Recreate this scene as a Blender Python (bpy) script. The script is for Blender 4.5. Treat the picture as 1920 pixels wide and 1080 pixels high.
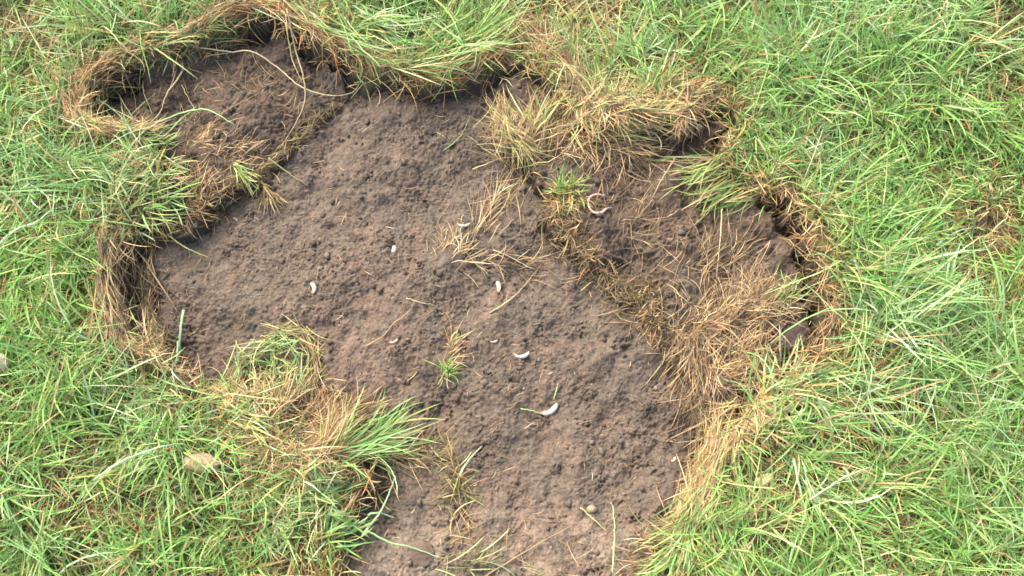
import bpy, math
import numpy as np

for o in list(bpy.data.objects):
    bpy.data.objects.remove(o)
S = bpy.context.scene
R = math.radians

# ------------------------------------------------------------ camera
TILT, DIST, LENS = R(19), 1.36, 35.0
cam_d = bpy.data.cameras.new('camera')
cam_d.lens = LENS; cam_d.sensor_width = 36; cam_d.clip_start = 0.02; cam_d.clip_end = 400
cam = bpy.data.objects.new('camera', cam_d); S.collection.objects.link(cam)
cam.location = (0, -DIST*math.sin(TILT), DIST*math.cos(TILT)); cam.rotation_euler = (TILT, 0, 0)
S.camera = cam
# ------------------------------------------------------------ sky and sun (bright overcast, from the upper left)
SUN_EL, SUN_AZ = R(48), R(128)            # azimuth measured from +x
w = bpy.data.worlds.new('World'); S.world = w; w.use_nodes = True
nt = w.node_tree; bg = nt.nodes['Background']
sky = nt.nodes.new('ShaderNodeTexSky'); sky.sky_type = 'NISHITA'; sky.sun_disc = False
sky.sun_elevation = SUN_EL; sky.sun_rotation = R(90)-SUN_AZ
sky.air_density = 1.2; sky.dust_density = 6.0; sky.ozone_density = 1.0
nt.links.new(sky.outputs[0], bg.inputs[0]); bg.inputs[1].default_value = 0.15
sd = bpy.data.lights.new('sun', 'SUN'); sd.energy = 1.3; sd.angle = R(25); sd.color = (1, .955, .89)
sun = bpy.data.objects.new('sun', sd); S.collection.objects.link(sun)
sun.location = (-2, 2, 3); sun.rotation_euler = (R(90)-SUN_EL, 0, SUN_AZ+R(90))
S.view_settings.view_transform = 'Standard'; S.view_settings.look = 'None'
S.view_settings.exposure = 1.85; S.view_settings.gamma = 1
S.cycles.use_denoising = True
S.cycles.max_bounces = 6; S.cycles.diffuse_bounces = 3; S.cycles.transmission_bounces = 3
S.cycles.filter_width = 1.6

rng = np.random.default_rng(7)
TH = 18.0/LENS
def G(p, z=0.0):
    """point of the plan: photograph position -> place on the ground"""
    x = (p[0]-960)/960*TH; y = (540-p[1])/960*TH
    dx, dy, dz = x, y*math.cos(TILT)+math.sin(TILT), y*math.sin(TILT)-math.cos(TILT)
    k = (z-cam.location[2])/dz
    return np.array([dx*k, cam.location[1]+dy*k])
def GP(pts): return np.array([G(p) for p in pts])
PX = 0.00073                              # metres per plan unit

# ------------------------------------------------------------ noise tiles (periodic, 1 mm)
NT = 1536
fx = np.fft.fftfreq(NT, .001)
KX, KY = np.meshgrid(fx, fx)
def tile(lo, hi, beta=1.0, seed=0, ang=None, stretch=1.0):
    """noise with wavelengths lo..hi metres, unit deviation"""
    r = np.random.default_rng(seed)
    kx, ky = KX, KY
    if ang is not None:
        c, s = math.cos(ang), math.sin(ang)
        kx, ky = (KX*c+KY*s)*stretch, (-KX*s+KY*c)
    k = np.sqrt(kx**2+ky**2)+1e-9
    amp = np.where((k > 1/hi) & (k < 1/lo), k**(-beta), 0)
    n = np.fft.ifft2(np.fft.fft2(r.standard_normal((NT, NT)))*amp).real
    return ((n-n.mean())/n.std()).astype(np.float32)
def samp(T, x, y, off=(0, 0)):
    u = (np.asarray(x)/.001+off[0]) % NT; v = (np.asarray(y)/.001+off[1]) % NT
    i = np.floor(u).astype(int) % NT; j = np.floor(v).astype(int) % NT
    a = u-np.floor(u); b = v-np.floor(v); i2 = (i+1) % NT; j2 = (j+1) % NT
    return (T[j, i]*(1-a)*(1-b)+T[j, i2]*a*(1-b)+T[j2, i]*(1-a)*b+T[j2, i2]*a*b)
T_big = tile(.12, .8, 1.5, 1); T_mid = tile(.02, .12, 1.5, 2); T_sm = tile(.005, .03, 1.2, 3)
T_fine = tile(.0022, .010, .8, 4); T_crk = tile(.02, .12, 1.3, 5, R(35), 2.2); T_b2 = tile(.1, .6, 1.5, 6)
T_m2 = tile(.015, .09, 1.4, 8)
def sstep(a, b, x):
    t = np.clip((x-a)/(b-a), 0, 1); return t*t*(3-2*t)

# ------------------------------------------------------------ plan outlines
SOIL = GP([(150,222),(158,180),(210,135),(290,105),(370,82),(440,45),(520,45),(600,95),(660,140),(720,150),(800,160),
 (860,155),(915,145),(950,120),(1010,150),(1060,200),(1100,232),(1180,240),(1240,232),(1290,215),(1345,210),(1372,235),
 (1330,290),(1340,330),(1400,352),(1465,375),(1500,430),(1520,500),(1545,580),(1535,640),(1480,705),(1430,745),(1385,775),
 (1350,830),(1322,880),(1300,940),(1272,990),(1262,1030),(1250,1180),(640,1180),(632,1080),(655,1010),(680,940),(700,890),(672,868),(610,850),
 (560,830),(530,800),(560,745),(500,740),(440,725),(395,722),(340,700),(315,665),(262,640),(232,580),(225,480),(240,425),
 (290,395),(320,350),(300,290),(290,245),(200,246)])
FLAPL = GP([(158,214),(172,172),(215,142),(300,112),(380,90),(450,62),(530,60),(590,95),(648,135),(660,165),(618,196),(575,240),
 (545,275),(508,305),(500,340),(455,350),(420,372),(380,408),(350,432),(290,440),(262,452),(250,430),(290,385),(315,340),(298,285),(280,248),(200,240)])
FLAPR = GP([(925,120),(990,110),(1060,150),(1110,215),(1180,228),(1250,215),(1300,200),(1350,215),(1362,238),(1325,290),(1345,335),(1400,355),(1462,380),
 (1498,435),(1515,500),(1540,585),(1528,640),(1475,700),(1425,735),(1370,765),(1335,800),(1322,760),(1300,700),(1262,640),
 (1205,582),(1150,535),(1100,490),(1045,440),(1022,405),(1010,350),(975,300),(940,240),(925,180)])
HILL = GP([(1040,215),(1100,190),(1160,180),(1200,165),(1245,155),(1290,175),(1305,215),(1290,255),(1230,262),(1160,250),(1080,250)])

GX = np.arange(-1.25, 1.2501, .004); GY = np.arange(-.95, .9501, .004)
GXX, GYY = np.meshgrid(GX, GY)
def sdf_grid(poly):
    X, Y = GXX.ravel(), GYY.ravel()
    d = np.full(X.shape, 1e9); ins = np.zeros(X.shape, bool)
    for k in range(len(poly)):
        a, b = poly[k], poly[(k+1) % len(poly)]
        e = b-a; wx, wy = X-a[0], Y-a[1]
        t = np.clip((wx*e[0]+wy*e[1])/(e@e), 0, 1)
        d = np.minimum(d, (wx-e[0]*t)**2+(wy-e[1]*t)**2)
        c = ((a[1] > Y) != (b[1] > Y)) & (X < (b[0]-a[0])*(Y-a[1])/(b[1]-a[1]+1e-12)+a[0])
        ins ^= c
    d = np.sqrt(d); return np.where(ins, d, -d).reshape(GXX.shape)       # positive inside
def bil(A, x0, y0, st, x, y):
    u = np.clip((np.asarray(x)-x0)/st, 0, A.shape[1]-1.001); v = np.clip((np.asarray(y)-y0)/st, 0, A.shape[0]-1.001)
    i = u.astype(int); j = v.astype(int); a = u-i; b = v-j
    return A[j, i]*(1-a)*(1-b)+A[j, i+1]*a*(1-b)+A[j+1, i]*(1-a)*b+A[j+1, i+1]*a*b
D_soil, D_fl, D_fr, D_hill = [sdf_grid(p) for p in (SOIL, FLAPL, FLAPR, HILL)]
def sd(A, x, y, wob=.004):
    return bil(A, GX[0], GY[0], .004, x, y)+wob*samp(T_mid, x, y)+wob*.35*samp(T_sm, x, y)

# spots: plan position, radius, strength of bare or brown turf
BROWN = [(1445,885,38,1),(1880,430,50,.8),(1700,775,60,.9),(150,405,35,.5),(150,945,40,1),(95,960,35,.6),(290,940,40,.8),
 (760,60,45,1),(1480,640,35,.8),(1120,25,110,.8),(1310,25,40,.4),(1840,520,60,.9),(1870,30,70,.8),(1650,960,45,.6),(1480,1000,60,.4),
 (30,745,40,.6),(160,1045,50,.6),(500,1040,60,.5),(600,1050,50,.8),(855,10,40,.9),(1560,230,40,.4),(140,860,40,.5),(1580,830,60,.5),(60,45,60,.6),
 (100,130,50,.4),(560,15,80,.7),(1000,60,60,.8),(1900,140,60,.5),(430,950,40,.3),(1760,330,50,.3),(1660,1060,70,.5),(600,30,60,.5)]
BR = [(G(b[:2]), b[2]*PX*1.35, b[3]) for b in BROWN]
def brown(x, y):
    m = np.zeros(np.shape(x))
    for c, r, s in BR:
        m = np.maximum(m, s*np.exp(-((x-c[0])**2+(y-c[1])**2)/(r*r)))
    return np.clip(m+.22*sstep(.6, 2.2, samp(T_b2, x, y)+.6*samp(T_mid, x, y)), 0, 1)

# ------------------------------------------------------------ soil relief (fine plate over the bare patch)
FX0, FY0, FS = -.66, -.55, .0010
FNX, FNY = 1180, 1080
fxx = FX0+np.arange(FNX)*FS; fyy = FY0+np.arange(FNY)*FS
FXX, FYY = np.meshgrid(fxx, fyy)
relief = np.zeros((FNY, FNX), np.float32)
cr = np.abs(samp(T_crk, FXX, FYY)+.35*samp(T_sm, FXX, FYY)); crm = sstep(-.1, 1.2, samp(T_m2, FXX, FYY, (300, 80)))
T_br = tile(.0024, .16, 1.75, 21); T_cl = tile(.03, .25, 1.2, 22)
rough = sstep(-1.0, 1.2, samp(T_cl, FXX, FYY)); rough = .25+.75*rough
relief += .0034*samp(T_br, FXX, FYY)+rough*(.0006*samp(T_sm, FXX, FYY)+.00062*samp(T_fine, FXX, FYY))+.00018*samp(T_fine, FXX, FYY, (700, 300))
rg = np.abs(samp(T_sm, FXX, FYY, (420, 77))+.5*samp(T_m2, FXX, FYY, (9, 99)))
relief -= rough*.0016*np.exp(-(rg/.12)**2)*sstep(-.5, 1, samp(T_m2, FXX, FYY, (200, 900)))
relief -= .0075*crm*rough*np.exp(-(cr/.085)**2)
cl = np.zeros_like(relief)
n_cl = 9000
cx = rng.uniform(fxx[8], fxx[-8], n_cl); cy = rng.uniform(fyy[8], fyy[-8], n_cl)
crad = np.clip(.0016*rng.pareto(2.0, n_cl)+.0012, 0, .0085)
keep = samp(T_cl, cx, cy)+.5*samp(T_m2, cx, cy, (500, 500)) > rng.normal(.6, .5, n_cl)
for x, y, r in zip(cx[keep], cy[keep], crad[keep]):
    m = int(r*1.5/FS)+1; i = int((x-FX0)/FS); j = int((y-FY0)/FS)
    if i-m < 0 or j-m < 0 or i+m+1 > FNX or j+m+1 > FNY: continue
    X = fxx[i-m:i+m+1]-x; Y = (fyy[j-m:j+m+1]-y)[:, None]
    t = rng.uniform(0, 3.14); e = rng.uniform(.65, 1)
    q = ((X*math.cos(t)+Y*math.sin(t))**2+((Y*math.cos(t)-X*math.sin(t))/e)**2)/(r*r)
    b = r*rng.uniform(.5, .95)*np.sqrt(np.clip(1-q, 0, 1))
    s = cl[j-m:j+m+1, i-m:i+m+1]; np.maximum(s, b, out=s)
relief += .6*cl*(1+.25*samp(T_fine, FXX, FYY, (77, 400)))
pits = [(1178,642,11,.014),(1240,285,20,.02),(820,765,16,.009),(730,448,9,.010),(850,752,22,.006),(1000,735,9,.005),(610,410,10,.006),
 (262,545,22,.014),(375,400,14,.008),(330,640,14,.01),(945,530,8,.006),(500,350,14,.01),(1450,400,26,.014),(1270,590,14,.006),(1060,860,12,.004),(720,985,18,.010),(870,950,12,.008),(905,205,10,.007),
 (700,870,16,.012),(1360,850,8,.006),(1250,965,14,.008),(855,985,16,.008),(560,560,8,.004),(640,585,9,.004)]
for a, b, r, dp in pits:
    c = G((a, b)); r = r*PX
    relief -= dp*np.exp(-(((FXX-c[0])**2+(FYY-c[1])**2)/(r*r))*np.clip(1+.4*samp(T_sm, FXX, FYY), .4, 2))
def Rel(x, y):
    inside = sstep(0, .03, np.minimum(np.minimum(x-fxx[0], fxx[-1]-x), np.minimum(y-fyy[0], fyy[-1]-y)))
    return bil(relief, FX0, FY0, FS, x, y)*inside+(1-inside)*.002*samp(T_mid, x, y)

RIM = [GP([(300,252),(250,258),(200,256),(162,245),(150,225),(150,200),(170,158),(222,122),(298,97),(378,73),(436,40),(500,14)]), GP([(205,450),(206,560),(226,645),(290,675),(360,715)]),
       GP([(600,80),(680,125),(780,155),(880,145),(950,110)]), GP([(1465,368),(1512,440),(1528,520),(1553,590),(1540,650)]), GP([(1060,225),(1110,205),(1190,170),(1245,148),(1300,175)])]
def line_d(x, y):
    x, y = np.asarray(x, float), np.asarray(y, float); d = np.full(x.shape, 9.0)
    for L_ in RIM:
        for a, b in zip(L_[:-1], L_[1:]):
            e = b-a; t = np.clip(((x-a[0])*e[0]+(y-a[1])*e[1])/(e@e), 0, 1); d = np.minimum(d, np.hypot(x-a[0]-e[0]*t, y-a[1]-e[1]*t))
    return d
D_rim = line_d(GXX, GYY)
def rimd(x, y): return bil(D_rim, GX[0], GY[0], .004, x, y)
def ground_h(x, y):
    s = sd(D_soil, x, y, .0045)
    soil = sstep(-.004, .007, s)
    lip = np.exp(-((s+.018)/.016)**2)
    turf = .010*np.exp(-(rimd(x, y)/.013)**2)+.004*samp(T_mid, x, y)+.008*samp(T_big, x, y)+.012*lip-.010*brown(x, y)
    low = sstep(G((0,1010))[1], G((0,800))[1], y)
    hi = np.exp(-((x-G((790,160))[0])/.15)**2)*sstep(G((0,330))[1], G((0,190))[1], y)
    floor = -.014-.018*low-.014*low*(1-hi)*np.exp(-np.clip(s, 0, 1)/.03)+.016*hi+.006*samp(T_big, x, y)+Rel(x, y)
    return turf*(1-soil)+floor*soil
def flapL_h(x, y):
    s = sd(D_fl, x, y, .0055)
    b = bil(D_soil, GX[0], GY[0], .004, x, y)
    rim = np.exp(-(np.clip(b, 0, 1)/.011)**2); c0 = G((190,215))
    k = sstep(-.004, .009, s)
    top = -.012-.016*np.exp(-(((x-c0[0])**2+(y-c0[1])**2)/.09**2))-.008*np.exp(-((b-.03)/.016)**2)+.030*rim+.004*samp(T_big, x, y, (200, 0))+1.4*Rel(x+.2, y-.1)
    return -.055*(1-k)+top*k, s
def flapR_h(x, y):
    s = sd(D_fr, x, y, .006)
    b = bil(D_soil, GX[0], GY[0], .004, x, y)
    rim = np.exp(-(np.clip(b, 0, 1)/.03)**2)
    slope = sstep(-.002, .05, s)
    k = sstep(-.006, .006, s)
    crest = np.exp(-((s-.010)/.014)**2)*(1-sstep(0, .02, .05-b))
    top = -.019+.011*slope+.009*rim+.007*crest+.006*samp(T_big, x, y, (500, 200))+1.5*Rel(x-.25, y-.2)
    return -.055*(1-k)+top*k, s
def hill_h(x, y):
    s = sd(D_hill, x, y, .004)
    k = np.sqrt(np.clip(s/.022, 0, 1))
    return np.where(s > 0, -.02+.052*k+.0045*samp(T_mid, x, y, (9, 9))+.002*samp(T_sm, x, y), -.06), s

# combined top surface for resting things on
TXs, TYs = np.arange(-1.25, 1.2501, .002), np.arange(-.95, .9501, .002)
TXX, TYY = np.meshgrid(TXs, TYs)
TOP = np.maximum.reduce([ground_h(TXX, TYY), flapL_h(TXX, TYY)[0], flapR_h(TXX, TYY)[0], hill_h(TXX, TYY)[0]])
def top(x, y): return bil(TOP, TXs[0], TYs[0], .002, x, y)

# ------------------------------------------------------------ helpers
def mesh_from(name, V, F, cols=None, mat=None, smooth=True):
    me = bpy.data.meshes.new(name)
    V = np.ascontiguousarray(V, np.float32); F = np.ascontiguousarray(F, np.int32)
    me.vertices.add(len(V)); me.vertices.foreach_set('co', V.ravel())
    n = F.shape[1]
    me.loops.add(F.size); me.loops.foreach_set('vertex_index', F.ravel())
    me.polygons.add(len(F)); me.polygons.foreach_set('loop_start', np.arange(0, F.size, n, dtype=np.int32))
    me.polygons.foreach_set('use_smooth', np.full(len(F), smooth))
    me.update(calc_edges=True)
    if cols is not None:
        a = me.color_attributes.new('col', 'FLOAT_COLOR', 'POINT')
        c = np.ones((len(V), 4), np.float32); c[:, :3] = cols
        a.data.foreach_set('color', c.ravel())
    if mat: me.materials.append(mat)
    return me
def link(name, me, parent=None, loc=None):
    o = bpy.data.objects.new(name, me); S.collection.objects.link(o)
    if parent is not None: o.parent = parent
    if loc is not None: o.location = loc
    return o
def tag(o, label=None, cat=None, group=None, kind=None):
    if label: o['label'] = label
    if cat: o['category'] = cat
    if group: o['group'] = group
    if kind: o['kind'] = kind
    return o
def empty(name, p, label, cat, group=None):
    xy = G(p); o = link(name, None, loc=(xy[0], xy[1], float(top(xy[0], xy[1]))))
    return tag(o, label, cat, group)
def local(V, parent): return V-np.array(parent.location, float)

def attr_mat(name, rough=.6, spec=.4, trans=0.0, nscale=0, namt=.0, bump=0.0, bscale=900, sss=0.0):
    m = bpy.data.materials.new(name); m.use_nodes = True; t = m.node_tree; b = t.nodes['Principled BSDF']
    at = t.nodes.new('ShaderNodeAttribute'); at.attribute_name = 'col'
    col = at.outputs['Color']
    tc = t.nodes.new('ShaderNodeTexCoord')
    if nscale:
        n = t.nodes.new('ShaderNodeTexNoise'); n.inputs['Scale'].default_value = nscale; n.inputs['Detail'].default_value = 6; n.inputs['Roughness'].default_value = .7
        t.links.new(tc.outputs['Object'], n.inputs['Vector'])
        mr = t.nodes.new('ShaderNodeMapRange'); mr.inputs[1].default_value = .25; mr.inputs[2].default_value = .75
        mr.inputs[3].default_value = 1-namt; mr.inputs[4].default_value = 1+namt; t.links.new(n.outputs['Fac'], mr.inputs[0])
        mx = t.nodes.new('ShaderNodeVectorMath'); mx.operation = 'SCALE'; t.links.new(col, mx.inputs[0]); t.links.new(mr.outputs[0], mx.inputs['Scale'])
        col = mx.outputs[0]
    t.links.new(col, b.inputs['Base Color'])
    b.inputs['Roughness'].default_value = rough; b.inputs['Specular IOR Level'].default_value = spec
    if sss:
        b.inputs['Subsurface Weight'].default_value = sss; b.inputs['Subsurface Radius'].default_value = (1, .6, .4); b.inputs['Subsurface Scale'].default_value = .002
    if bump:
        n2 = t.nodes.new('ShaderNodeTexNoise'); n2.inputs['Scale'].default_value = bscale; n2.inputs['Detail'].default_value = 4
        t.links.new(tc.outputs['Object'], n2.inputs['Vector'])
        bp = t.nodes.new('ShaderNodeBump'); bp.inputs['Strength'].default_value = bump; bp.inputs['Distance'].default_value = .0015
        t.links.new(n2.outputs['Fac'], bp.inputs['Height']); t.links.new(bp.outputs[0], b.inputs['Normal'])
    if trans:
        tr = t.nodes.new('ShaderNodeBsdfTranslucent'); t.links.new(col, tr.inputs['Color'])
        mi = t.nodes.new('ShaderNodeMixShader'); mi.inputs[0].default_value = trans
        t.links.new(b.outputs[0], mi.inputs[1]); t.links.new(tr.outputs[0], mi.inputs[2])
        t.links.new(mi.outputs[0], t.nodes['Material Output'].inputs['Surface'])
    return m
M_SOIL = attr_mat('soil', .85, .2, 0, 520, .42, .8, 1300)
M_GRASS = attr_mat('grass_blade', .5, .5, .34)
M_STRAW = attr_mat('dry_straw', .65, .3, .2)
M_STONE = attr_mat('stone', .7, .4, 0, 260, .3, .5, 700)
M_GRUB = attr_mat('grub_skin', .4, .4, 0, 260, .38, .2, 900, .2)

# soil colours (base colours, linear)
GREY = np.array([.092, .072, .053]); PINK = np.array([.110, .079, .057]); DARK = np.array([.042, .031, .023]); RED = np.array([.092, .060, .040])
OLIVE = np.array([.09, .095, .03]); THATCH = np.array([.10, .075, .035])
def soil_col(x, y, extra=0):
    n = samp(T_b2, x, y, (100, 300))*.6+samp(T_m2, x, y)*.6+extra
    k = sstep(-.7, 1.2, n)[:, None]
    c = GREY*(1-k)+PINK*k
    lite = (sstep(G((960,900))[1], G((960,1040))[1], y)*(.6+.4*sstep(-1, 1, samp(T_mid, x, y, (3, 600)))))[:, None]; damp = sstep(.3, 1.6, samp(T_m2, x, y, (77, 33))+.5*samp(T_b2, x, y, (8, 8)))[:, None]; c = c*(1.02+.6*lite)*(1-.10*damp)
    g = 1.02+.10*samp(T_sm, x, y, (40, 90))+.06*samp(T_mid, x, y, (11, 5))+.10*samp(T_fine, x, y)
    return c*np.clip(g, .6, 1.35)[:, None]

# ------------------------------------------------------------ ground sheet
def axis(lo, hi, f0, f1, fs):
    mid = np.arange(f0, f1, fs)
    a = [f0]; st = fs
    while a[-1] > -60:
        st = min(.004, st*1.25) if a[-1] > lo else st*1.35
        a.append(a[-1]-st)
    b = [mid[-1]]; st = fs
    while b[-1] < 60:
        st = min(.004, st*1.25) if b[-1] < hi else st*1.35
        b.append(b[-1]+st)
    return np.array(a[:0:-1]+list(mid)+b[1:])
ax = axis(-1.0, 1.0, -.60, .44, .00095); ay = axis(-.7, .7, -.46, .43, .00095)
AX, AY = np.meshgrid(ax, ay); shp = AX.shape
X, Y = AX.ravel(), AY.ravel(); Z = ground_h(X, Y)
s = sd(D_soil, X, Y, .0045)
k = sstep(-.010, .004, s)[:, None]
tn = samp(T_sm, X, Y)
under = THATCH*(1-sstep(-1, 1, samp(T_m2, X, Y)))[:, None]+OLIVE*sstep(-1, 1, samp(T_m2, X, Y))[:, None]
under = under*(1+.2*tn)[:, None]
bw = brown(X, Y)[:, None]; under = under*(1-bw)+np.array([.085, .055, .036])*bw
dsp = (-.6*np.exp(-(s/.03)**2))                      # darker humus right at the turf edge
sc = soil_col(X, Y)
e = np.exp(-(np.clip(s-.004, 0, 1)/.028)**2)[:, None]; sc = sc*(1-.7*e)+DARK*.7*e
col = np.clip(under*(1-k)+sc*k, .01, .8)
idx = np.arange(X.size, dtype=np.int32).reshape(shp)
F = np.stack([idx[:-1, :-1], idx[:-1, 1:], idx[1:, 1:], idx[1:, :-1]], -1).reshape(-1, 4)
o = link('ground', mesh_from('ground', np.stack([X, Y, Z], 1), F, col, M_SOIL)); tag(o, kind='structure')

# ------------------------------------------------------------ peeled turf flaps: solid slabs of root-bound soil
def slab(hfn, box, parent, name, colfn, st=.0012, thick=.004):
    x = np.arange(box[0], box[1], st); y = np.arange(box[2], box[3], st)
    XX, YY = np.meshgrid(x, y); h, s = hfn(XX, YY)
    m = s > -.009
    keep = np.zeros_like(m); keep[m.shape[0]//2-8:m.shape[0]//2+8, m.shape[1]//2-8:m.shape[1]//2+8] = True; keep &= m
    q = m[:-1, :-1] & m[:-1, 1:] & m[1:, 1:] & m[1:, :-1]
    for _ in range(1200):
        kq = q & (keep[:-1, :-1] | keep[:-1, 1:] | keep[1:, 1:] | keep[1:, :-1]); n0 = keep.sum()
        keep[:-1, :-1] |= kq; keep[:-1, 1:] |= kq; keep[1:, 1:] |= kq; keep[1:, :-1] |= kq
        if keep.sum() == n0: break
    m = keep
    ids = -np.ones(XX.shape, np.int64); ids[m] = np.arange(m.sum())
    q = m[:-1, :-1] & m[:-1, 1:] & m[1:, 1:] & m[1:, :-1]
    F = np.stack([ids[:-1, :-1][q], ids[:-1, 1:][q], ids[1:, 1:][q], ids[1:, :-1][q]], -1)
    X, Y, Z = XX[m], YY[m], h[m]
    V = np.stack([X, Y, Z], 1); n = len(V)
    Vb = np.stack([X, Y, np.full(n, -.062)], 1)      # flat base bedded in the soil
    # side walls
    E = {}
    ed = np.concatenate([F[:, [0, 1]], F[:, [1, 2]], F[:, [2, 3]], F[:, [3, 0]]])
    key = np.sort(ed, 1); code = key[:, 0]*n+key[:, 1]
    u, inv, cnt = np.unique(code, return_inverse=True, return_counts=True)
    be = ed[cnt[inv] == 1]
    side = np.stack([be[:, 1], be[:, 0], be[:, 0]+n, be[:, 1]+n], -1)
    FF = np.concatenate([F, F[:, ::-1]+n, side])
    c = colfn(X, Y); c = np.concatenate([c, c])
    return link(name, mesh_from(name, local(np.concatenate([V, Vb]), parent), FF, np.clip(c, .01, .8), M_SOIL), parent)
def box(poly, m=.02): return poly[:, 0].min()-m, poly[:, 0].max()+m, poly[:, 1].min()-m, poly[:, 1].max()+m
flapL = empty('turf_flap', (380,230), 'long peeled flap lying soil side up, rimmed by dry grass, upper left of bare patch', 'turf flap', 'peeled flaps of turf')
flapR = empty('turf_flap', (1300,480), 'broad peeled flap matted with straw roots, right of the bare patch, under the earthworm', 'turf flap', 'peeled flaps of turf')
roll = empty('turf_roll', (1180,220), 'curled roll of turf covered in dry straw between the green grass and the right flap', 'turf roll')
def colL(x, y):
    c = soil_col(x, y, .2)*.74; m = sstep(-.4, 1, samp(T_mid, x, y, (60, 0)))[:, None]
    f = sstep(.01, -.06, y-(G((400,240))[1]+(x-G((400,240))[0])*.5))[:, None]
    return (c*(1-.45*m)+RED*.45*m)*(1-.2*f)
def colR(x, y):
    c = soil_col(x, y, .3)*.80; m = sstep(-.6, 1, samp(T_mid, x, y, (160, 30)))[:, None]
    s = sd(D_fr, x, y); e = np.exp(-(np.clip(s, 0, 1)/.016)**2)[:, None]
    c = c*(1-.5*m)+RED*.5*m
    return c*(1-.75*e)+np.array([.052, .038, .016])*.75*e  # humus-brown edge, deepened in the colour to stand in for the step's shade
slab(flapL_h, box(FLAPL), flapL, 'soil_underside', colL)
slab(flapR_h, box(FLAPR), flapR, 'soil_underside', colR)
slab(hill_h, box(HILL), roll, 'soil_core', lambda x, y: soil_col(x, y)*.6)

# ------------------------------------------------------------ ribbons: every blade, root and straw
PAL = {  # base, tip, spread
 'green': [((.25,.27,.10), (.18,.355,.075)), ((.23,.26,.08), (.14,.295,.060)), ((.30,.31,.11), (.265,.425,.115))],
 'blue': [((.26,.30,.11), (.235,.40,.13)), ((.32,.36,.17), (.40,.52,.27)), ((.22,.27,.09), (.16,.32,.09))],
 'yellow': [((.30,.26,.11), (.32,.36,.11)), ((.34,.28,.13), (.42,.41,.18)), ((.28,.24,.10), (.27,.32,.09))],
 'straw': [((.30,.20,.10), (.40,.28,.14)), ((.25,.155,.07), (.33,.215,.095)), ((.33,.24,.12), (.47,.36,.19))],
 'brown': [((.12,.082,.048), (.17,.12,.07)), ((.09,.06,.036), (.13,.09,.054))],
 'rust': [((.24,.12,.045), (.34,.17,.065)), ((.28,.16,.06), (.39,.24,.09))],
 'olive': [((.09,.075,.025), (.13,.115,.035)), ((.13,.10,.035), (.18,.15,.05))],
 'pale': [((.42,.36,.22), (.60,.54,.38))],
}
def pick(n, mix):
    names = list(mix); p = np.array([mix[k] for k in names], float); p /= p.sum()
    w = rng.choice(len(names), n, p=p)
    b = np.zeros((n, 3)); t = np.zeros((n, 3))
    for i, nm in enumerate(names):
        A = np.array(PAL[nm]); sel = np.where(w == i)[0]; q = rng.integers(0, len(A), len(sel))
        b[sel] = A[q, 0]; t[sel] = A[q, 1]
    v = rng.lognormal(0, .20, (n, 1)); h = rng.normal(1, .05, (n, 3))
    return b*v*h, t*v*h
def ribbons(root, az, lean, bend, L, W, curl, mix, seg=5, across=3, lift=None, clear=.0012, wig=.0, cols=None):
    n = len(root)
    t = np.linspace(0, 1, seg+1)[None, :]
    le = lean[:, None]+bend[:, None]*t
    a = az[:, None]+curl[:, None]*t+(wig*np.cumsum(rng.normal(0, 1, (n, seg+1)), 1) if wig else 0)
    st = (L/seg)[:, None]
    dx, dy, dz = np.sin(le)*np.cos(a)*st, np.sin(le)*np.sin(a)*st, np.cos(le)*st
    P = np.zeros((n, seg+1, 3))
    for k, d in enumerate((dx, dy, dz)):
        P[:, 1:, k] = np.cumsum(d[:, :-1], 1)
    P += root[:, None, :]
    if lift is None: lift = rng.uniform(0, 1, n)*.006
    g = top(P[..., 0], P[..., 1])+clear+lift[:, None]*np.minimum(1, t*4)
    P[..., 2] = np.maximum(P[..., 2], g)
    P[:, 0, 2] = root[:, 2]
    tw = rng.normal(0, .55, n)[:, None]+rng.normal(0, .5, n)[:, None]*t
    sx, sy = -np.sin(a), np.cos(a)
    # normal of the flat ribbon
    D = np.stack([np.sin(le)*np.cos(a), np.sin(le)*np.sin(a), np.cos(le)], -1)
    Sd = np.stack([sx, sy, np.zeros_like(sx)], -1); N = np.cross(D, Sd)
    S2 = Sd*np.cos(tw)[..., None]+N*np.sin(tw)[..., None]; N2 = np.cross(D, S2)
    prof = np.clip(.72+.9*t-.0*t, 0, 1)*np.sqrt(np.clip(1-t**3, 0.0, 1)); prof[:, -1] = .10
    wd = W[:, None]*prof*.5
    if across == 3:
        V = np.stack([P-S2*wd[..., None], P-N2*(wd*.35)[..., None], P+S2*wd[..., None]], 2)
    else:
        V = np.stack([P-S2*wd[..., None], P+S2*wd[..., None]], 2)
    m = across
    V = V.reshape(-1, 3)
    base = (np.arange(n)*(seg+1)*m)[:, None, None]
    si = (np.arange(seg)*m)[None, :, None]; ai = np.arange(m-1)[None, None, :]
    q = base+si+ai
    F = np.stack([q, q+1, q+1+m, q+m], -1).reshape(-1, 4)
    cb, ct = pick(n, mix) if cols is None else cols
    tt = np.clip(t*2.2, 0, 1)[..., None]
    C = cb[:, None, :]*(1-tt)+ct[:, None, :]*tt
    C = np.repeat(C[:, :, None, :], m, 2).reshape(-1, 3)
    return V, F, np.clip(C, .01, .85)
def join(parts):
    V, F, C, o = [], [], [], 0
    for v, f, c in parts:
        V.append(v); F.append(f+o); C.append(c); o += len(v)
    return np.concatenate(V), np.concatenate(F), np.concatenate(C)

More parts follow.
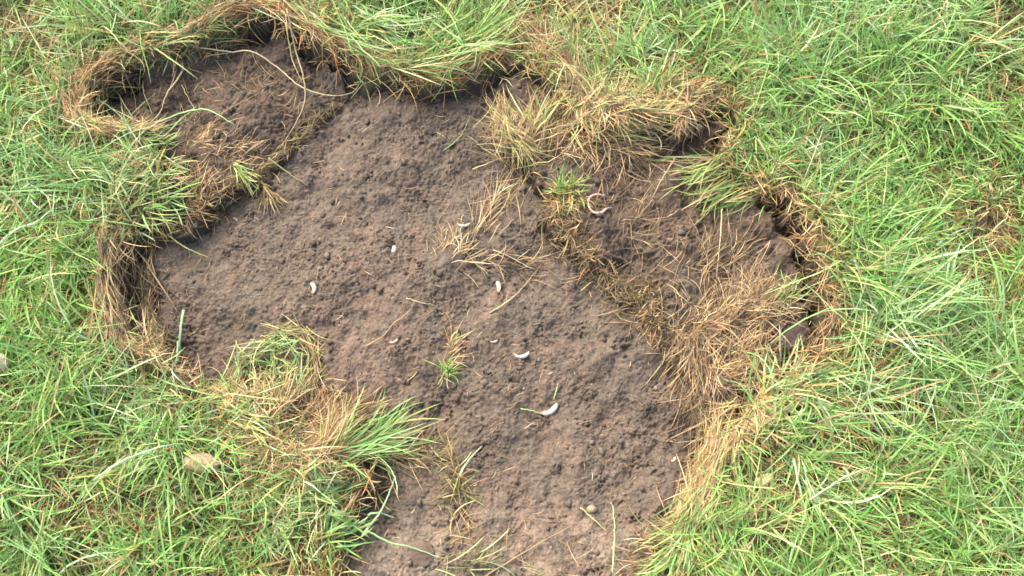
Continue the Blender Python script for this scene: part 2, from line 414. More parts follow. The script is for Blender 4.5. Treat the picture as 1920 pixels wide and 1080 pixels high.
# ------------------------------------------------------------ the lawn (nobody could count it)
def flow(x, y):
    return 1.6*samp(T_big, x, y, (700, 100))+.7*samp(T_mid, x, y, (30, 700))
XM, YM = (-.98, .98), (-.66, .70)
area = (XM[1]-XM[0])*(YM[1]-YM[0])
OFF = [(G(q), r*PX) for q, r in [((520,835),58),((590,810),50),((460,790),25),((690,930),48),((660,1010),40),((600,870),28),((330,350),22),((1420,720),35),((1370,790),25),((385,872),30),((1436,900),20),((755,66),34),((12,694),22),((292,942),18),((1452,882),18),((1310,225),36),((985,75),34),((1110,30),40),((150,945),38),((1880,415),48),((1700,765),46),((95,960),30),((1850,520),34),((1480,645),28),((160,1045),34),((590,1045),30),((1650,960),34),((30,745),26),((1480,1000),26),((1870,30),34),((60,45),30),((140,860),24),((1560,230),18)]]
def off(x, y):
    m = np.zeros(x.shape, bool)
    for c, r in OFF: m |= (x-c[0])**2+(y-c[1])**2 < (r*(1+.25*samp(T_mid, x, y)))**2
    return m
def turf_pts(dens, edge=.0, bk=1.0):
    n = int(dens*area); x = rng.uniform(*XM, n); y = rng.uniform(*YM, n)
    s = sd(D_soil, x, y, .0045)
    k = (s < -edge) & (rimd(x, y) > .014) & (rng.uniform(0, 1, n) > bk*brown(x, y))
    return x[k], y[k], s[k]
parts = []
# tufts of green blades
tx, ty, ts = turf_pts(2500, .008)
nb = rng.integers(8, 24, len(tx)); ti = np.repeat(np.arange(len(tx)), nb); n = len(ti)
tone = rng.normal(0, 1, len(tx))
x = tx[ti]+rng.normal(0, .006, n); y = ty[ti]+rng.normal(0, .006, n)
ok = (sd(D_soil, x, y, .0045) < -.005) & (rimd(x, y) > .011) & ~off(x, y); x, y, ti = x[ok], y[ok], ti[ok]; n = len(x); s = sd(D_soil, x, y, .0045)
az = flow(x, y)+rng.normal(0, .62, n)+(rng.uniform(-1, 1, len(tx))*.7)[ti]+np.pi*(rng.uniform(0, 1, n) < .28)
near = np.exp(s/.035); near = np.where(s > -.045, 1, near); nr2 = np.exp(s/.03)
# edge blades turn away from the hole
h = .004
gx = (bil(D_soil, GX[0], GY[0], .004, x+h, y)-bil(D_soil, GX[0], GY[0], .004, x-h, y)); gy = (bil(D_soil, GX[0], GY[0], .004, x, y+h)-bil(D_soil, GX[0], GY[0], .004, x, y-h))
gl = np.hypot(gx, gy)+1e-6; gx /= gl; gy /= gl
cosin = np.cos(az)*gx+np.sin(az)*gy
flip = (cosin > 0) & (rng.uniform(0, 1, n) < near*1.0)
az = np.where(flip, az+np.pi, az)
near = np.exp(s/.035); L = np.clip(rng.lognormal(math.log(.064), .38, n), .02, .145)*(1-.45*near)*(1-.4*brown(x, y))
L *= 1+.18*samp(T_big, x, y, (250, 640))
W = rng.uniform(.0010, .0027, n)*(1-.25*near)
lean = rng.uniform(.35, 1.35, n); bend = rng.uniform(.2, 1.15, n)
yb = near*.75+brown(x, y)*.6+.25*sstep(0, 1.6, samp(T_m2, x, y, (900, 20)))+rng.normal(0, .18, n)
cg = samp(T_b2, x, y, (400, 900))+.6*tone[ti]
cb, ct = pick(n, {'green': 1})
B2 = pick(n, {'blue': 1}); Y2 = pick(n, {'yellow': 1}); S2_ = pick(n, {'straw': 1, 'rust': .35, 'yellow': .4})
mb = (cg+rng.normal(0, .7, n) > .25)[:, None]; cb = np.where(mb, B2[0], cb); ct = np.where(mb, B2[1], ct)
my = (yb > .52)[:, None]; cb = np.where(my, Y2[0], cb); ct = np.where(my, Y2[1], ct)
ms = (yb > .72)[:, None] | (rng.uniform(0, 1, (n, 1)) < .075+.07*(x < -.25)[:, None]); cb = np.where(ms, S2_[0], cb); ct = np.where(ms, S2_[1], ct)
root = np.stack([x, y, top(x, y)-.002], 1)
parts.append(ribbons(root, az, lean, bend, L, W, rng.normal(0, .45, n), None, seg=5, across=3, lift=rng.uniform(0, .022, n), cols=(cb, ct)))
# fine short undergrowth
x, y, s = turf_pts(34000, .004, .9); k = (rimd(x, y) > .008) & ~off(x, y); x, y, s = x[k], y[k], s[k]; n = len(x)
parts.append(ribbons(np.stack([x, y, top(x, y)-.001], 1), flow(x, y)+rng.normal(0, 1.1, n), rng.uniform(.1, 1.1, n), rng.uniform(.1, 1.0, n), rng.uniform(.018, .045, n)*(1-.4*np.exp(s/.03)),
  rng.uniform(.0007, .0016, n), rng.normal(0, .4, n), {'green': 1, 'blue': .4, 'yellow': .5, 'straw': .2, 'rust': .12}, seg=3, across=2, lift=rng.uniform(0, .008, n)))
V, F, C = join(parts)
tag(link('grass', mesh_from('grass', V, F, C, M_GRASS)), 'green lawn grass in leaning tufts all round the bare patch', 'grass', kind='stuff')
# dry thatch under it
x, y, s = turf_pts(34000, -.004, 0)
k = rng.uniform(0, 1, len(x)) < .45+.8*np.exp(s/.03)+.6*brown(x, y); x, y, s = x[k], y[k], s[k]; n = len(x)
root = np.stack([x, y, top(x, y)+.001], 1)
V, F, C = ribbons(root, rng.uniform(0, 6.28, n), rng.uniform(.9, 1.6, n), rng.uniform(0, .5, n), rng.uniform(.012, .045, n), rng.uniform(.0007, .0018, n),
  rng.normal(0, .9, n), {'straw': 1, 'brown': .8, 'rust': 1.1, 'olive': .7, 'yellow': .6}, seg=4, across=2, lift=rng.uniform(0, .012, n))
tag(link('dry_thatch', mesh_from('dry_thatch', V, F, C, M_STRAW)), 'dry brown thatch between the green blades of the lawn', 'thatch', kind='stuff')

# ------------------------------------------------------------ clumps along plan lines
def spine_pts(pts, n, hw):
    P = GP(pts) if len(pts) > 1 else np.repeat(GP(pts), 2, 0)+np.array([[0, 0], [1e-5, 0]])
    d = np.hypot(*np.diff(P, axis=0).T); c = np.concatenate([[0], np.cumsum(d)])
    u = rng.uniform(0, c[-1], n); i = np.clip(np.searchsorted(c, u)-1, 0, len(d)-1); t = (u-c[i])/d[i]
    q = P[i]+(P[i+1]-P[i])*t[:, None]; tg = np.arctan2(*(P[i+1]-P[i]).T[::-1])
    return q+rng.normal(0, hw*PX*.6, (n, 2)), tg
def strands(pts, hw, n, L, mix, ang='along', spread=.3, W=(.0007, .0015), lean=(1.1, 1.6), bend=(-.1, .5), curl=.6, lift=.012, seg=7, across=2, wig=.0, flipp=.3, z0=.001, clip=None):
    q, tg = spine_pts(pts, n, hw)
    if clip is not None:
        k = clip(q[:, 0], q[:, 1]); q, tg = q[k], tg[k]; n = len(q)
    if ang == 'along': az = tg+np.pi*(rng.uniform(0, 1, n) < flipp)
    elif ang == 'radial':
        c = q.mean(0); az = np.arctan2(q[:, 1]-c[1], q[:, 0]-c[0])
    elif ang == 'any': az = rng.uniform(0, 6.28, n)
    else: az = np.full(n, R(ang))
    az = az+rng.normal(0, spread, n)
    ll = rng.uniform(L[0], L[1], n)
    if ang == 'along': q = q-np.stack([np.cos(az), np.sin(az)], 1)*ll[:, None]*.45
    root = np.stack([q[:, 0], q[:, 1], top(q[:, 0], q[:, 1])+z0], 1)
    return ribbons(root, az, rng.uniform(*lean, n), rng.uniform(*bend, n), ll, rng.uniform(*W, n), rng.normal(0, curl, n), mix, seg, across, lift=rng.uniform(0, lift, n), wig=wig)
def part(name, parent, plist, mat):
    V, F, C = join(plist)
    return tag(link(name, mesh_from(name, local(V, parent), F, C, mat), parent), kind='stuff')
def clump(name, at, label, cat, green=None, dry=None, group=None):
    t = empty(name, at, label, cat, group)
    if green: part('green_blades', t, green, M_GRASS)
    if dry: part('dry_strands', t, dry, M_STRAW)
    return t
STR = {'straw': 1, 'brown': .5, 'yellow': .15}; GOLD = {'straw': 1, 'yellow': .35, 'rust': .2, 'brown': .2}
GRN = {'green': 1, 'blue': .9, 'yellow': .35}; YG = {'yellow': 1, 'green': .6, 'straw': .3}
BLU = {'blue': 1, 'green': .5}
# left flap: dry rim, roots on its face, fringe
part('dry_rim', flapL, [
  strands([(290,250),(240,254),(195,250),(165,240),(152,205),(175,160),(225,125),(300,100),(380,76),(440,44),(500,18)], 19, 1250, (.025,.08), {'straw':1,'brown':.35,'rust':.4,'yellow':.15}, spread=.3, curl=.7, lift=.016, W=(.0006,.0013)),
  strands([(230,118),(320,92),(430,55)], 16, 260, (.03,.07), {'yellow':1,'green':.5,'straw':.5}, spread=.4),
  strands([(158,225),(190,246),(250,252),(300,252)], 8, 260, (.03,.07), GOLD, spread=.25),
  strands([(200,140),(330,102),(440,65)], 8, 90, (.015,.03), {'brown':1,'straw':.4}, ang=-70, spread=.6)], M_STRAW)
part('root_mat', flapL, [
  strands([(330,235),(420,265),(470,290)], 34, 260, (.012,.035), {'straw':.7,'brown':1}, ang=15, spread=.6, W=(.0005,.0011), lift=.004),
  strands([(350,330),(400,350),(330,400)], 34, 280, (.012,.035), {'brown':1,'rust':.4,'straw':.4}, ang=60, spread=.9, W=(.0005,.0012), lift=.005),
  strands([(300,150),(450,130),(560,180)], 50, 260, (.01,.04), {'brown':1,'straw':.3}, ang='any', W=(.0004,.0009), lift=.003),
  strands([(620,190),(560,240),(510,290),(440,345),(380,400)], 10, 330, (.012,.035), {'brown':1,'olive':.8,'straw':.5}, spread=.7, W=(.0005,.0011), lift=.005)], M_STRAW)
part('green_fringe', flapL, [
  strands([(290,270),(315,320),(300,360)], 14, 60, (.02,.055), YG, ang=-20, spread=1.0, W=(.0012,.0024), across=3, lift=.015),
  strands([(230,275),(300,275)], 10, 26, (.03,.06), GRN, ang=20, spread=.5, W=(.0014,.0026), across=3, lift=.02)], M_GRASS)
# right flap: straw mat, mossy edge, rim
inR = lambda x, y: (sd(D_fr, x, y) > -.005)
part('root_mat', flapR, [
  strands([(1290,640),(1330,600),(1390,570),(1450,560)], 42, 800, (.02,.06), {'straw':.8,'brown':.8,'rust':.1}, ang=35, spread=.8, W=(.0005,.0011), lift=.006, curl=1.0, clip=inR),
  strands([(1300,620),(1310,680),(1320,760)], 26, 420, (.02,.06), {'straw':.4,'brown':1}, ang=-105, spread=.4, W=(.0006,.0013), lift=.010),
  strands([(1350,690),(1420,690),(1400,640)], 34, 420, (.02,.06), {'straw':1,'brown':.6,'rust':.3}, ang=30, spread=.9, W=(.0006,.0013), lift=.010, clip=inR),
  strands([(1280,500),(1340,480),(1400,500)], 40, 200, (.02,.05), {'brown':1,'straw':.6}, ang=60, spread=.5, W=(.0005,.0011), lift=.006, clip=inR),
  strands([(1060,260),(1140,275),(1200,290)], 24, 420, (.02,.06), {'brown':1,'straw':.6}, ang=-20, spread=.9, W=(.0005,.0012), lift=.006, clip=inR),
  strands([(1150,340),(1220,420),(1200,480)], 60, 330, (.01,.045), {'brown':1,'straw':.3}, ang=55, spread=.8, W=(.0004,.0010), lift=.004, clip=inR)], M_STRAW)
part('mossy_edge', flapR, [
  strands([(1025,385),(1060,440),(1110,490),(1160,535),(1210,580),(1270,635)], 26, 800, (.008,.03), {'olive':.6,'brown':1.6,'rust':.25,'straw':.3}, ang='any', W=(.0008,.0017), lift=.006, lean=(.3,1.4), seg=4),
  strands([(1040,400),(1120,480),(1200,560),(1280,640)], 30, 260, (.015,.05), {'brown':1,'straw':.6,'rust':.2}, ang=-130, spread=.8, W=(.0005,.0011), lift=.006),
  strands([(1190,510),(1230,560)], 24, 90, (.006,.016), {'olive':1,'yellow':.5,'rust':.5}, ang='any', W=(.0008,.0017), lift=.006, lean=(.3,1.4), seg=4)], M_STRAW)
part('dry_rim', flapR, [
  strands([(1400,350),(1470,380),(1502,440),(1520,500),(1548,580),(1540,640),(1480,710)], 12, 280, (.02,.055), {'straw':.8,'rust':.8,'brown':.7}, spread=.6),
  strands([(1345,800),(1330,860),(1305,920),(1275,990)], 14, 480, (.04,.10), GOLD, spread=.22, curl=.35),
  strands([(1440,735),(1390,775),(1360,820)], 22, 380, (.03,.07), GOLD, ang=-110, spread=.6)], M_STRAW)
part('green_fringe', flapR, [
  strands([(1330,290),(1370,335),(1440,370)], 14, 120, (.05,.10), {'yellow':1,'straw':.6,'green':.7}, ang=208, spread=.25, W=(.0012,.0024), across=3, lift=.02),
  strands([(1480,700),(1440,735),(1400,760)], 16, 70, (.04,.08), {'blue':1,'yellow':.5}, ang=40, spread=.7, W=(.0014,.0026), across=3, lift=.02)], M_GRASS)
# roll
part('straw_cover', roll, [
  strands([(1050,225),(1110,215),(1180,200),(1240,170),(1285,190)], 26, 900, (.03,.075), {'straw':1,'yellow':.25,'rust':.2,'brown':.3}, ang=-25, spread=.9, lift=.012, curl=1.2),
  strands([(1195,185),(1240,160),(1280,180),(1290,225),(1270,262)], 11, 520, (.02,.06), {'straw':1,'brown':.8,'rust':.3}, spread=.3, lift=.012),
  strands([(1070,235),(1150,250),(1230,240)], 12, 300, (.04,.08), {'straw':1,'yellow':.5}, ang=5, spread=.3, lift=.012),
  strands([(1090,180),(1140,190)], 24, 260, (.03,.06), {'yellow':1,'straw':1}, ang='any', lift=.012)], M_STRAW)
# separate clumps
G1 = 'tufts of grass hanging over the edge of the bare patch'
clump('grass_tuft', (700,120), 'long yellow-green blades sweeping round the top edge of the bare patch', 'grass tuft',
  [strands([(540,15),(605,62),(680,105),(765,138),(850,130),(930,108)], 13, 170, (.06,.14), {'yellow':1,'green':.4,'blue':.4,'straw':.4}, spread=.2, W=(.0012,.0024), across=3, lift=.022, curl=.3)],
  [strands([(520,20),(600,72),(680,115),(780,145),(880,133),(940,112)], 22, 620, (.03,.09), {'straw':1,'rust':.9,'brown':.8}, spread=.45, lift=.012)], G1)
clump('grass_tuft', (850,110), 'thick green tuft combed to the upper right above the bare patch', 'grass tuft',
  [strands([(770,100),(830,112),(880,100)], 16, 190, (.06,.13), {'green':1,'blue':.7,'yellow':.8}, ang=38, spread=.3, W=(.0014,.0030), across=3, lift=.03, curl=.3),
   strands([(640,20),(700,60)], 22, 90, (.06,.12), {'blue':1,'yellow':.5}, ang=-30, spread=.4, W=(.0014,.0028), across=3, lift=.03)], None, G1)
clump('straw_clump', (1000,240), 'fan of bleached straw spreading upward beside the bare patch, left of the straw-covered roll', 'straw clump',
  [strands([(990,250),(1010,265)], 22, 36, (.04,.09), {'blue':.4,'yellow':1,'straw':1}, ang=85, spread=.45, W=(.0011,.0022), across=3, lift=.02)],
  [strands([(960,285),(1000,275),(1040,260)], 34, 420, (.03,.09), {'straw':.8,'brown':1,'yellow':.15}, ang=92, spread=.7, W=(.0006,.0014), lift=.012, lean=(1.3,1.6)),
   strands([(935,200),(950,250),(990,280)], 10, 240, (.04,.09), {'straw':1,'yellow':.5,'brown':.5}, spread=.3),
   strands([(980,290),(960,340),(910,410)], 30, 70, (.02,.06), STR, ang=-120, spread=.4, W=(.0005,.0011), lift=.006),
   strands([(930,10),(990,60),(1060,105),(1085,180)], 22, 620, (.05,.10), {'straw':1,'brown':.7,'rust':.2}, spread=.28, lift=.016),
   strands([(1080,20),(1130,60)], 45, 330, (.03,.07), {'straw':1,'brown':.5,'yellow':.4}, ang='any')])
clump('straw_clump', (220,570), 'curtain of pale dry roots hanging down the left wall of the bare patch', 'straw clump', None,
  [strands([(212,460),(214,560),(232,640)], 13, 640, (.03,.08), {'straw':.9,'brown':.8,'olive':.3}, spread=.26, curl=.3, lift=.016, W=(.0007,.0014)),
   strands([(250,470),(262,560),(290,640)], 11, 260, (.03,.07), {'brown':1,'straw':.5,'olive':.4}, spread=.3, lift=.01),
   strands([(235,640),(290,668),(340,700),(400,735)], 18, 300, (.02,.06), {'straw':.7,'brown':1,'yellow':.4}, spread=.7)])
clump('grass_tuft', (520,690), 'ring-shaped tuft curling round on itself on the left of the bare soil', 'grass tuft',
  [strands([(430,715),(450,655),(500,630),(560,640)], 12, 60, (.03,.07), {'blue':1,'yellow':1}, spread=.4, W=(.001,.002), across=3, lift=.02),
   strands([(460,720),(500,680),(545,670),(540,720)], 26, 150, (.015,.04), {'yellow':1,'green':.8,'blue':.5}, ang='any', W=(.001,.002), across=3, lift=.02)],
  [strands([(500,612),(555,612),(580,650),(578,700),(560,735)], 9, 110, (.03,.07), {'straw':1,'yellow':.5,'brown':.4}, spread=.2, lift=.014),
   strands([(430,740),(520,740)], 20, 150, (.02,.05), {'straw':1,'brown':.4,'yellow':.5}, ang='any')], G1)
clump('straw_clump', (520,830), 'golden heap of dry straw below left of the bare patch, next to the tan stone', 'straw clump',
  [strands([(400,760),(470,800)], 20, 50, (.06,.11), {'yellow':1,'blue':.5}, ang=-25, spread=.4, W=(.0012,.0022), across=3, lift=.02)],
  [strands([(560,740),(600,760),(560,800),(620,790)], 34, 420, (.015,.05), {'brown':1.2,'straw':.5,'rust':.3}, ang='any', W=(.0005,.0011), lift=.006),
   strands([(470,790),(540,830),(600,830)], 36, 950, (.02,.07), {'straw':1,'yellow':.2,'rust':.35,'brown':.6}, ang='radial', spread=1.1, lift=.014, curl=1.0),
   strands([(560,870),(610,850),(640,800)], 16, 330, (.04,.09), GOLD, spread=.3),
   strands([(560,780),(620,790),(680,770)], 22, 360, (.02,.05), {'brown':1,'rust':.4,'straw':.5}, ang=40, spread=.5, lift=.008)])
clump('grass_tuft', (700,830), 'bright green tuft lying flat toward the right over the bottom left edge of the soil', 'grass tuft',
  [strands([(615,850),(650,845),(680,830)], 16, 120, (.05,.12), {'blue':1,'green':1,'yellow':.4}, ang=22, spread=.38, W=(.0012,.0026), across=3, lift=.014, curl=.6, lean=(1.2,1.6))],
  [strands([(700,840),(800,850)], 18, 140, (.02,.06), {'brown':1,'straw':.6,'olive':.5}, ang=10, spread=.6)], G1)
clump('grass_tuft', (665,960), 'upright green tuft at the lower left edge pointing over dark crumbly soil', 'grass tuft',
  [strands([(595,930),(610,980),(610,1040)], 12, 60, (.03,.075), {'green':1,'blue':1,'yellow':.3}, ang=15, spread=.75, W=(.0014,.0030), across=3, lift=.03)], None, G1)
clump('grass_sprig', (833,686), 'small bright green sprig growing alone in the middle of the bare soil', 'grass sprig',
  [strands([(828,692),(842,684)], 8, 46, (.015,.034), {'green':1,'yellow':1}, ang='any', W=(.0009,.0018), across=3, lean=(.2,1.2), lift=.01)],
  [strands([(830,690),(840,660),(850,620)], 8, 50, (.012,.035), {'yellow':1,'straw':1,'rust':.5}, ang=70, spread=.7)])
clump('straw_clump', (860,440), 'sparse tangle of pale straw lying on the middle of the bare soil', 'straw clump', None,
  [strands([(835,440),(850,470),(870,450)], 18, 85, (.015,.045), {'straw':1,'brown':.5,'pale':.2}, ang=70, spread=.9, W=(.0005,.0011), lean=(1.35,1.6), lift=.006),
   strands([(880,440),(910,390),(930,350)], 10, 40, (.03,.08), {'straw':1,'pale':.3}, ang=65, spread=.25, W=(.0005,.0011), lift=.006),
   strands([(850,480),(950,470),(1010,490)], 20, 60, (.02,.05), {'straw':1,'brown':.8}, ang=-10, spread=.5, W=(.0005,.0011), lift=.004)])
clump('grass_sprig', (1068,352), 'green sprig with mossy base at the left corner of the right flap', 'grass sprig',
  [strands([(1055,360),(1080,350)], 13, 80, (.02,.045), {'green':1,'yellow':1}, ang='any', W=(.001,.002), across=3, lean=(.2,1.3), lift=.012)],
  [strands([(1040,370),(1090,380)], 22, 200, (.012,.035), {'olive':1,'straw':.6,'rust':.4}, ang='any')])
clump('grass_sprig', (1482,556), 'small dark green sprig in a hollow near the right end of the flap', 'grass sprig',
  [strands([(1480,562),(1488,545)], 10, 40, (.02,.04), {'green':1,'blue':.5}, ang=90, spread=1.2, W=(.0010,.0020), across=3, lift=.01)], None)
clump('grass_sprig', (855,900), 'straggly olive sprig on the lower part of the bare soil', 'grass sprig',
  [strands([(840,860),(860,900),(845,950)], 10, 36, (.02,.05), {'olive':1,'yellow':.6}, ang='any', W=(.0009,.0018), across=3, lift=.012)],
  [strands([(820,850),(860,900),(850,960),(880,1010)], 18, 60, (.01,.04), {'olive':1,'straw':.6,'rust':.3}, ang='any')])
clump('grass_sprig', (850,1040), 'flattened wispy green sprig at the bottom edge of the bare soil', 'grass sprig',
  [strands([(820,1070),(900,1050)], 16, 20, (.03,.07), {'blue':1,'yellow':.6,'olive':.6}, ang=8, spread=.5, W=(.0010,.0020), across=3, lift=.01)],
  [strands([(830,1010),(960,1050),(1100,1040)], 40, 70, (.02,.05), {'straw':.6,'brown':1,'yellow':.2}, ang='any', W=(.0005,.001), lift=.004)])
clump('grass_sprig', (460,320), 'short pale yellow stubble poking from the lower end of the upper left flap', 'grass sprig',
  [strands([(430,300),(460,325)], 8, 34, (.02,.04), {'yellow':1,'green':.3}, ang=-40, spread=.4, W=(.0012,.0022), across=3, lift=.014)],
  [strands([(480,330),(505,350)], 8, 60, (.02,.045), {'straw':1,'olive':1,'brown':.5}, ang=-70, spread=.5)])
clump('grass_tuft', (330,400), 'green blades reaching right over the soil wall below the upper left flap', 'grass tuft',
  [strands([(240,415),(275,400),(305,375)], 16, 75, (.03,.075), {'blue':.9,'yellow':.9,'green':.8}, ang=0, spread=.6, W=(.0012,.0024), across=3, lift=.02)],
  [strands([(250,430),(300,410),(345,375)], 16, 200, (.02,.05), {'straw':.7,'brown':1,'rust':.3}, ang='any')], G1)
clump('grass_tuft', (1300,1000), 'yellow-green tuft leaning over the lower right edge of the bare soil', 'grass tuft',
  [strands([(1330,900),(1300,970),(1270,1040)], 16, 120, (.04,.085), {'yellow':1,'green':.8,'blue':.5}, ang=240, spread=.35, W=(.0013,.0026), across=3, lift=.02)],
  [strands([(1290,960),(1240,1040),(1190,1070)], 20, 130, (.02,.06), {'straw':1,'rust':.5,'yellow':.5,'brown':.5}, ang=200, spread=.6)], G1)
# loose root hairs and bits on bare soil
x = rng.uniform(-.5, .42, 3600); y = rng.uniform(-.5, .33, 3600); k = sd(D_soil, x, y) > .01; x, y = x[k], y[k]; n = len(x)
V, F, C = ribbons(np.stack([x, y, top(x, y)+.0006], 1), rng.normal(.8, .7, n), rng.uniform(1.4, 1.57, n), np.zeros(n), rng.uniform(.004, .022, n), rng.uniform(.0004, .0009, n),
  rng.normal(0, .8, n), {'straw': .35, 'brown': 1.3, 'pale': .03}, seg=5, across=2, lift=np.zeros(n), clear=.0006)
tag(link('root_hairs', mesh_from('root_hairs', V, F, C, M_STRAW)), 'fine root hairs strewn over the bare brown soil', 'roots', kind='stuff')

# ------------------------------------------------------------ lumps: crumbs, stones
import bmesh
def ico(sub):
    b = bmesh.new(); bmesh.ops.create_icosphere(b, subdivisions=sub, radius=1)
    V = np.array([v.co[:] for v in b.verts]); F = np.array([[v.index for v in f.verts] for f in b.faces]); b.free(); return V, F
I1, I2, I4 = ico(1), ico(2), ico(4)
x = rng.uniform(-.52, .44, 9000); y = rng.uniform(-.52, .36, 9000)
k = (sd(D_soil, x, y) > .004) & (samp(T_m2, x, y, (60, 60)) > rng.normal(0, .9, 9000)); x, y = x[k], y[k]; n = len(x)
r = np.clip(.0009*rng.pareto(2.3, n)+.0007, 0, .0048)
V = I1[0][None]*(1+.28*rng.normal(0, 1, (n, len(I1[0]), 1)))*r[:, None, None]*rng.uniform(.7, 1.2, (n, 1, 3))
V += np.stack([x, y, top(x, y)+r*.35], 1)[:, None]
F = (I1[1][None]+(np.arange(n)*len(I1[0]))[:, None, None]).reshape(-1, 3)
c = soil_col(x, y)*rng.lognormal(-.02, .25, (n, 1)); pale = (rng.uniform(0, 1, n) < .07) & (r < .0017); c[pale] = (.26, .21, .165)
tag(link('soil_crumbs', mesh_from('soil_crumbs', V.reshape(-1, 3), F, np.clip(np.repeat(c, len(I1[0]), 0), .02, .8), M_SOIL)), 'loose crumbs of brown soil on the bare patch', 'soil crumbs', kind='stuff')

def stone(name, p, size, rot, label, cat, c1, c2, zoff=.25, group=None, seed=0, mat=None, rough=.12):
    r = np.random.default_rng(seed); V = I4[0].copy()
    for f in ((1.3, 2.7, 5.5, 11) if mat is None else (1.3, 2.7, 5.5, 11, 19, 31)):
        d = r.normal(0, 1, (5, 3)); ph = r.uniform(0, 6.28, 5)
        V = V*(1+rough/f**.8*np.sin(f*(I4[0]@d.T)+ph).mean(1)*1.6)[:, None]
    pt = np.sin(4*(I4[0]@r.normal(0, 1, 3))+r.uniform(0, 6))*.5+.5; pt = np.clip(pt+.3*np.sin(13*(I4[0]@r.normal(0, 1, 3))), 0, 1)[:, None]
    if mat is not None: V = V*(1+.03*r.normal(0, 1, (len(V), 1)))
    else: V = V*(1+.010*r.normal(0, 1, (len(V), 1)))
    V = V*np.array(size)*PX; c, s = math.cos(rot), math.sin(rot)
    V = V@np.array([[c, s, 0], [-s, c, 0], [0, 0, 1]])
    xy = G(p)
    o = link(name, mesh_from(name, V, I4[1], (.9 if mat is None else .5 if c1 is not SC1 else 1)*(np.array(c1)*(1-pt)+np.array(c2)*pt), mat or M_STONE), loc=(xy[0], xy[1], float(top(*xy))+size[2]*PX*zoff))
    return tag(o, label, cat, group)
stone('stone', (12,694), (22,19,22), .3, 'round cream stone at the left edge of the lawn', 'stone', (.55,.42,.32), (.42,.31,.20), 2.2, seed=1)
stone('stone', (385,872), (33,17,14), -.05, 'flat oval tan stone in the grass beside the golden straw heap', 'stone', (.36,.24,.13), (.26,.18,.13), 1.6, seed=2)
stone('stone', (1436,900), (16,11,11), .4, 'small sandy stone in the grass lower right of the bare patch', 'stone', (.50,.34,.20), (.42,.30,.18), 1.2, seed=3)
stone('stone', (1112,950), (9,7,6), .1, 'tiny cream pebble near the bottom of the bare soil', 'stone', (.26,.20,.13), (.20,.15,.10), .1, seed=4)
stone('stone', (188,202), (7,5,5), .1, 'tiny pinkish pebble in the dark end of the upper left flap', 'stone', (.42,.30,.24), (.30,.22,.18), .6, seed=5)
stone('stone', (1312,232), (8,6,6), 1.2, 'tiny grey pebble in the gap at the right end of the straw roll', 'stone', (.40,.34,.28), (.30,.24,.2), .6, seed=12)
SC1, SC2 = (.125,.092,.070), (.095,.068,.050)
stone('soil_clod', (755,66), (30,24,16), .5, 'rounded brown soil clod in the grass above the bare patch', 'soil clod', SC1, SC2, .9, seed=6, mat=M_SOIL, rough=.25)
stone('soil_clod', (292,942), (15,17,12), .5, 'purplish brown soil clod among green blades at lower left', 'soil clod', (.17,.10,.095), (.12,.075,.07), .9, seed=7, mat=M_SOIL, rough=.25)
stone('soil_clod', (1452,882), (22,14,12), -.3, 'dark soil clod beside the small sandy stone', 'soil clod', (.13,.085,.065), (.18,.12,.09), .8, seed=8, mat=M_SOIL, rough=.3)
stone('soil_clod', (1492,625), (40,30,12), .7, 'big grey-brown soil clod at the right end of the flap', 'soil clod', (.20,.15,.125), (.15,.11,.09), .1, seed=9, mat=M_SOIL, rough=.3)
stone('soil_clod', (1335,225), (30,14,14), -.3, 'reddish soil clod poking out between straw roll and green grass', 'soil clod', (.16,.09,.07), (.12,.075,.055), .5, seed=10, mat=M_SOIL, rough=.3)
stone('soil_clod', (785,1040), (34,26,9), .2, 'broad pinkish clod at the bottom left of the bare soil', 'soil clod', SC1, SC2, .05, seed=11, mat=M_SOIL, rough=.25)

# ------------------------------------------------------------ tubes for grubs, worm, stems
def catmull(P, m=8):
    P = np.asarray(P, float); Q = np.vstack([2*P[0]-P[1], P, 2*P[-1]-P[-2]]); out = []
    for i in range(1, len(Q)-2):
        for t in np.arange(m)/m:
            a, b, c, d = Q[i-1:i+3]
            out.append(.5*((2*b)+(-a+c)*t+(2*a-5*b+4*c-d)*t*t+(-a+3*b-3*c+d)*t**3))
    out.append(P[-1]); return np.array(out)
def tube(P, rad, sides=8):
    P = np.asarray(P); T = np.gradient(P, axis=0); T /= np.linalg.norm(T, axis=1)[:, None]+1e-12
    up = np.array([0, 0, 1.0]); A = np.cross(T, up); A /= np.linalg.norm(A, axis=1)[:, None]+1e-9; B = np.cross(A, T)
    th = np.arange(sides)/sides*2*np.pi
    V = P[:, None]+rad[:, None, None]*(A[:, None]*np.cos(th)[None, :, None]+B[:, None]*np.sin(th)[None, :, None])
    n = len(P); V = V.reshape(-1, 3); i = np.arange(n-1)[:, None]*sides; j = np.arange(sides)[None]; j2 = (j+1) % sides
    F = np.stack([i+j, i+j2, i+j2+sides, i+j+sides], -1).reshape(-1, 4)
    V = np.vstack([V, P[0], P[-1]]); a, b = len(V)-2, len(V)-1; jj = np.arange(sides); k2 = (jj+1) % sides; e = (n-1)*sides
    F = np.vstack([F, np.stack([jj, np.full(sides, a), k2, k2], -1), np.stack([e+jj, e+k2, np.full(sides, b), np.full(sides, b)], -1)])
    return V, F
def quadtri_mesh(name, V, F, C, mat):
    me = bpy.data.meshes.new(name)
    me.from_pydata([tuple(v) for v in V], [], [tuple(f) if f[2] != f[3] else tuple(f[:3]) for f in F.tolist()]); me.update()
    a = me.color_attributes.new('col', 'FLOAT_COLOR', 'POINT'); c = np.ones((len(V), 4), np.float32); c[:, :3] = C; a.data.foreach_set('color', c.ravel())
    me.polygons.foreach_set('use_smooth', np.full(len(me.polygons), True)); me.materials.append(mat); return me
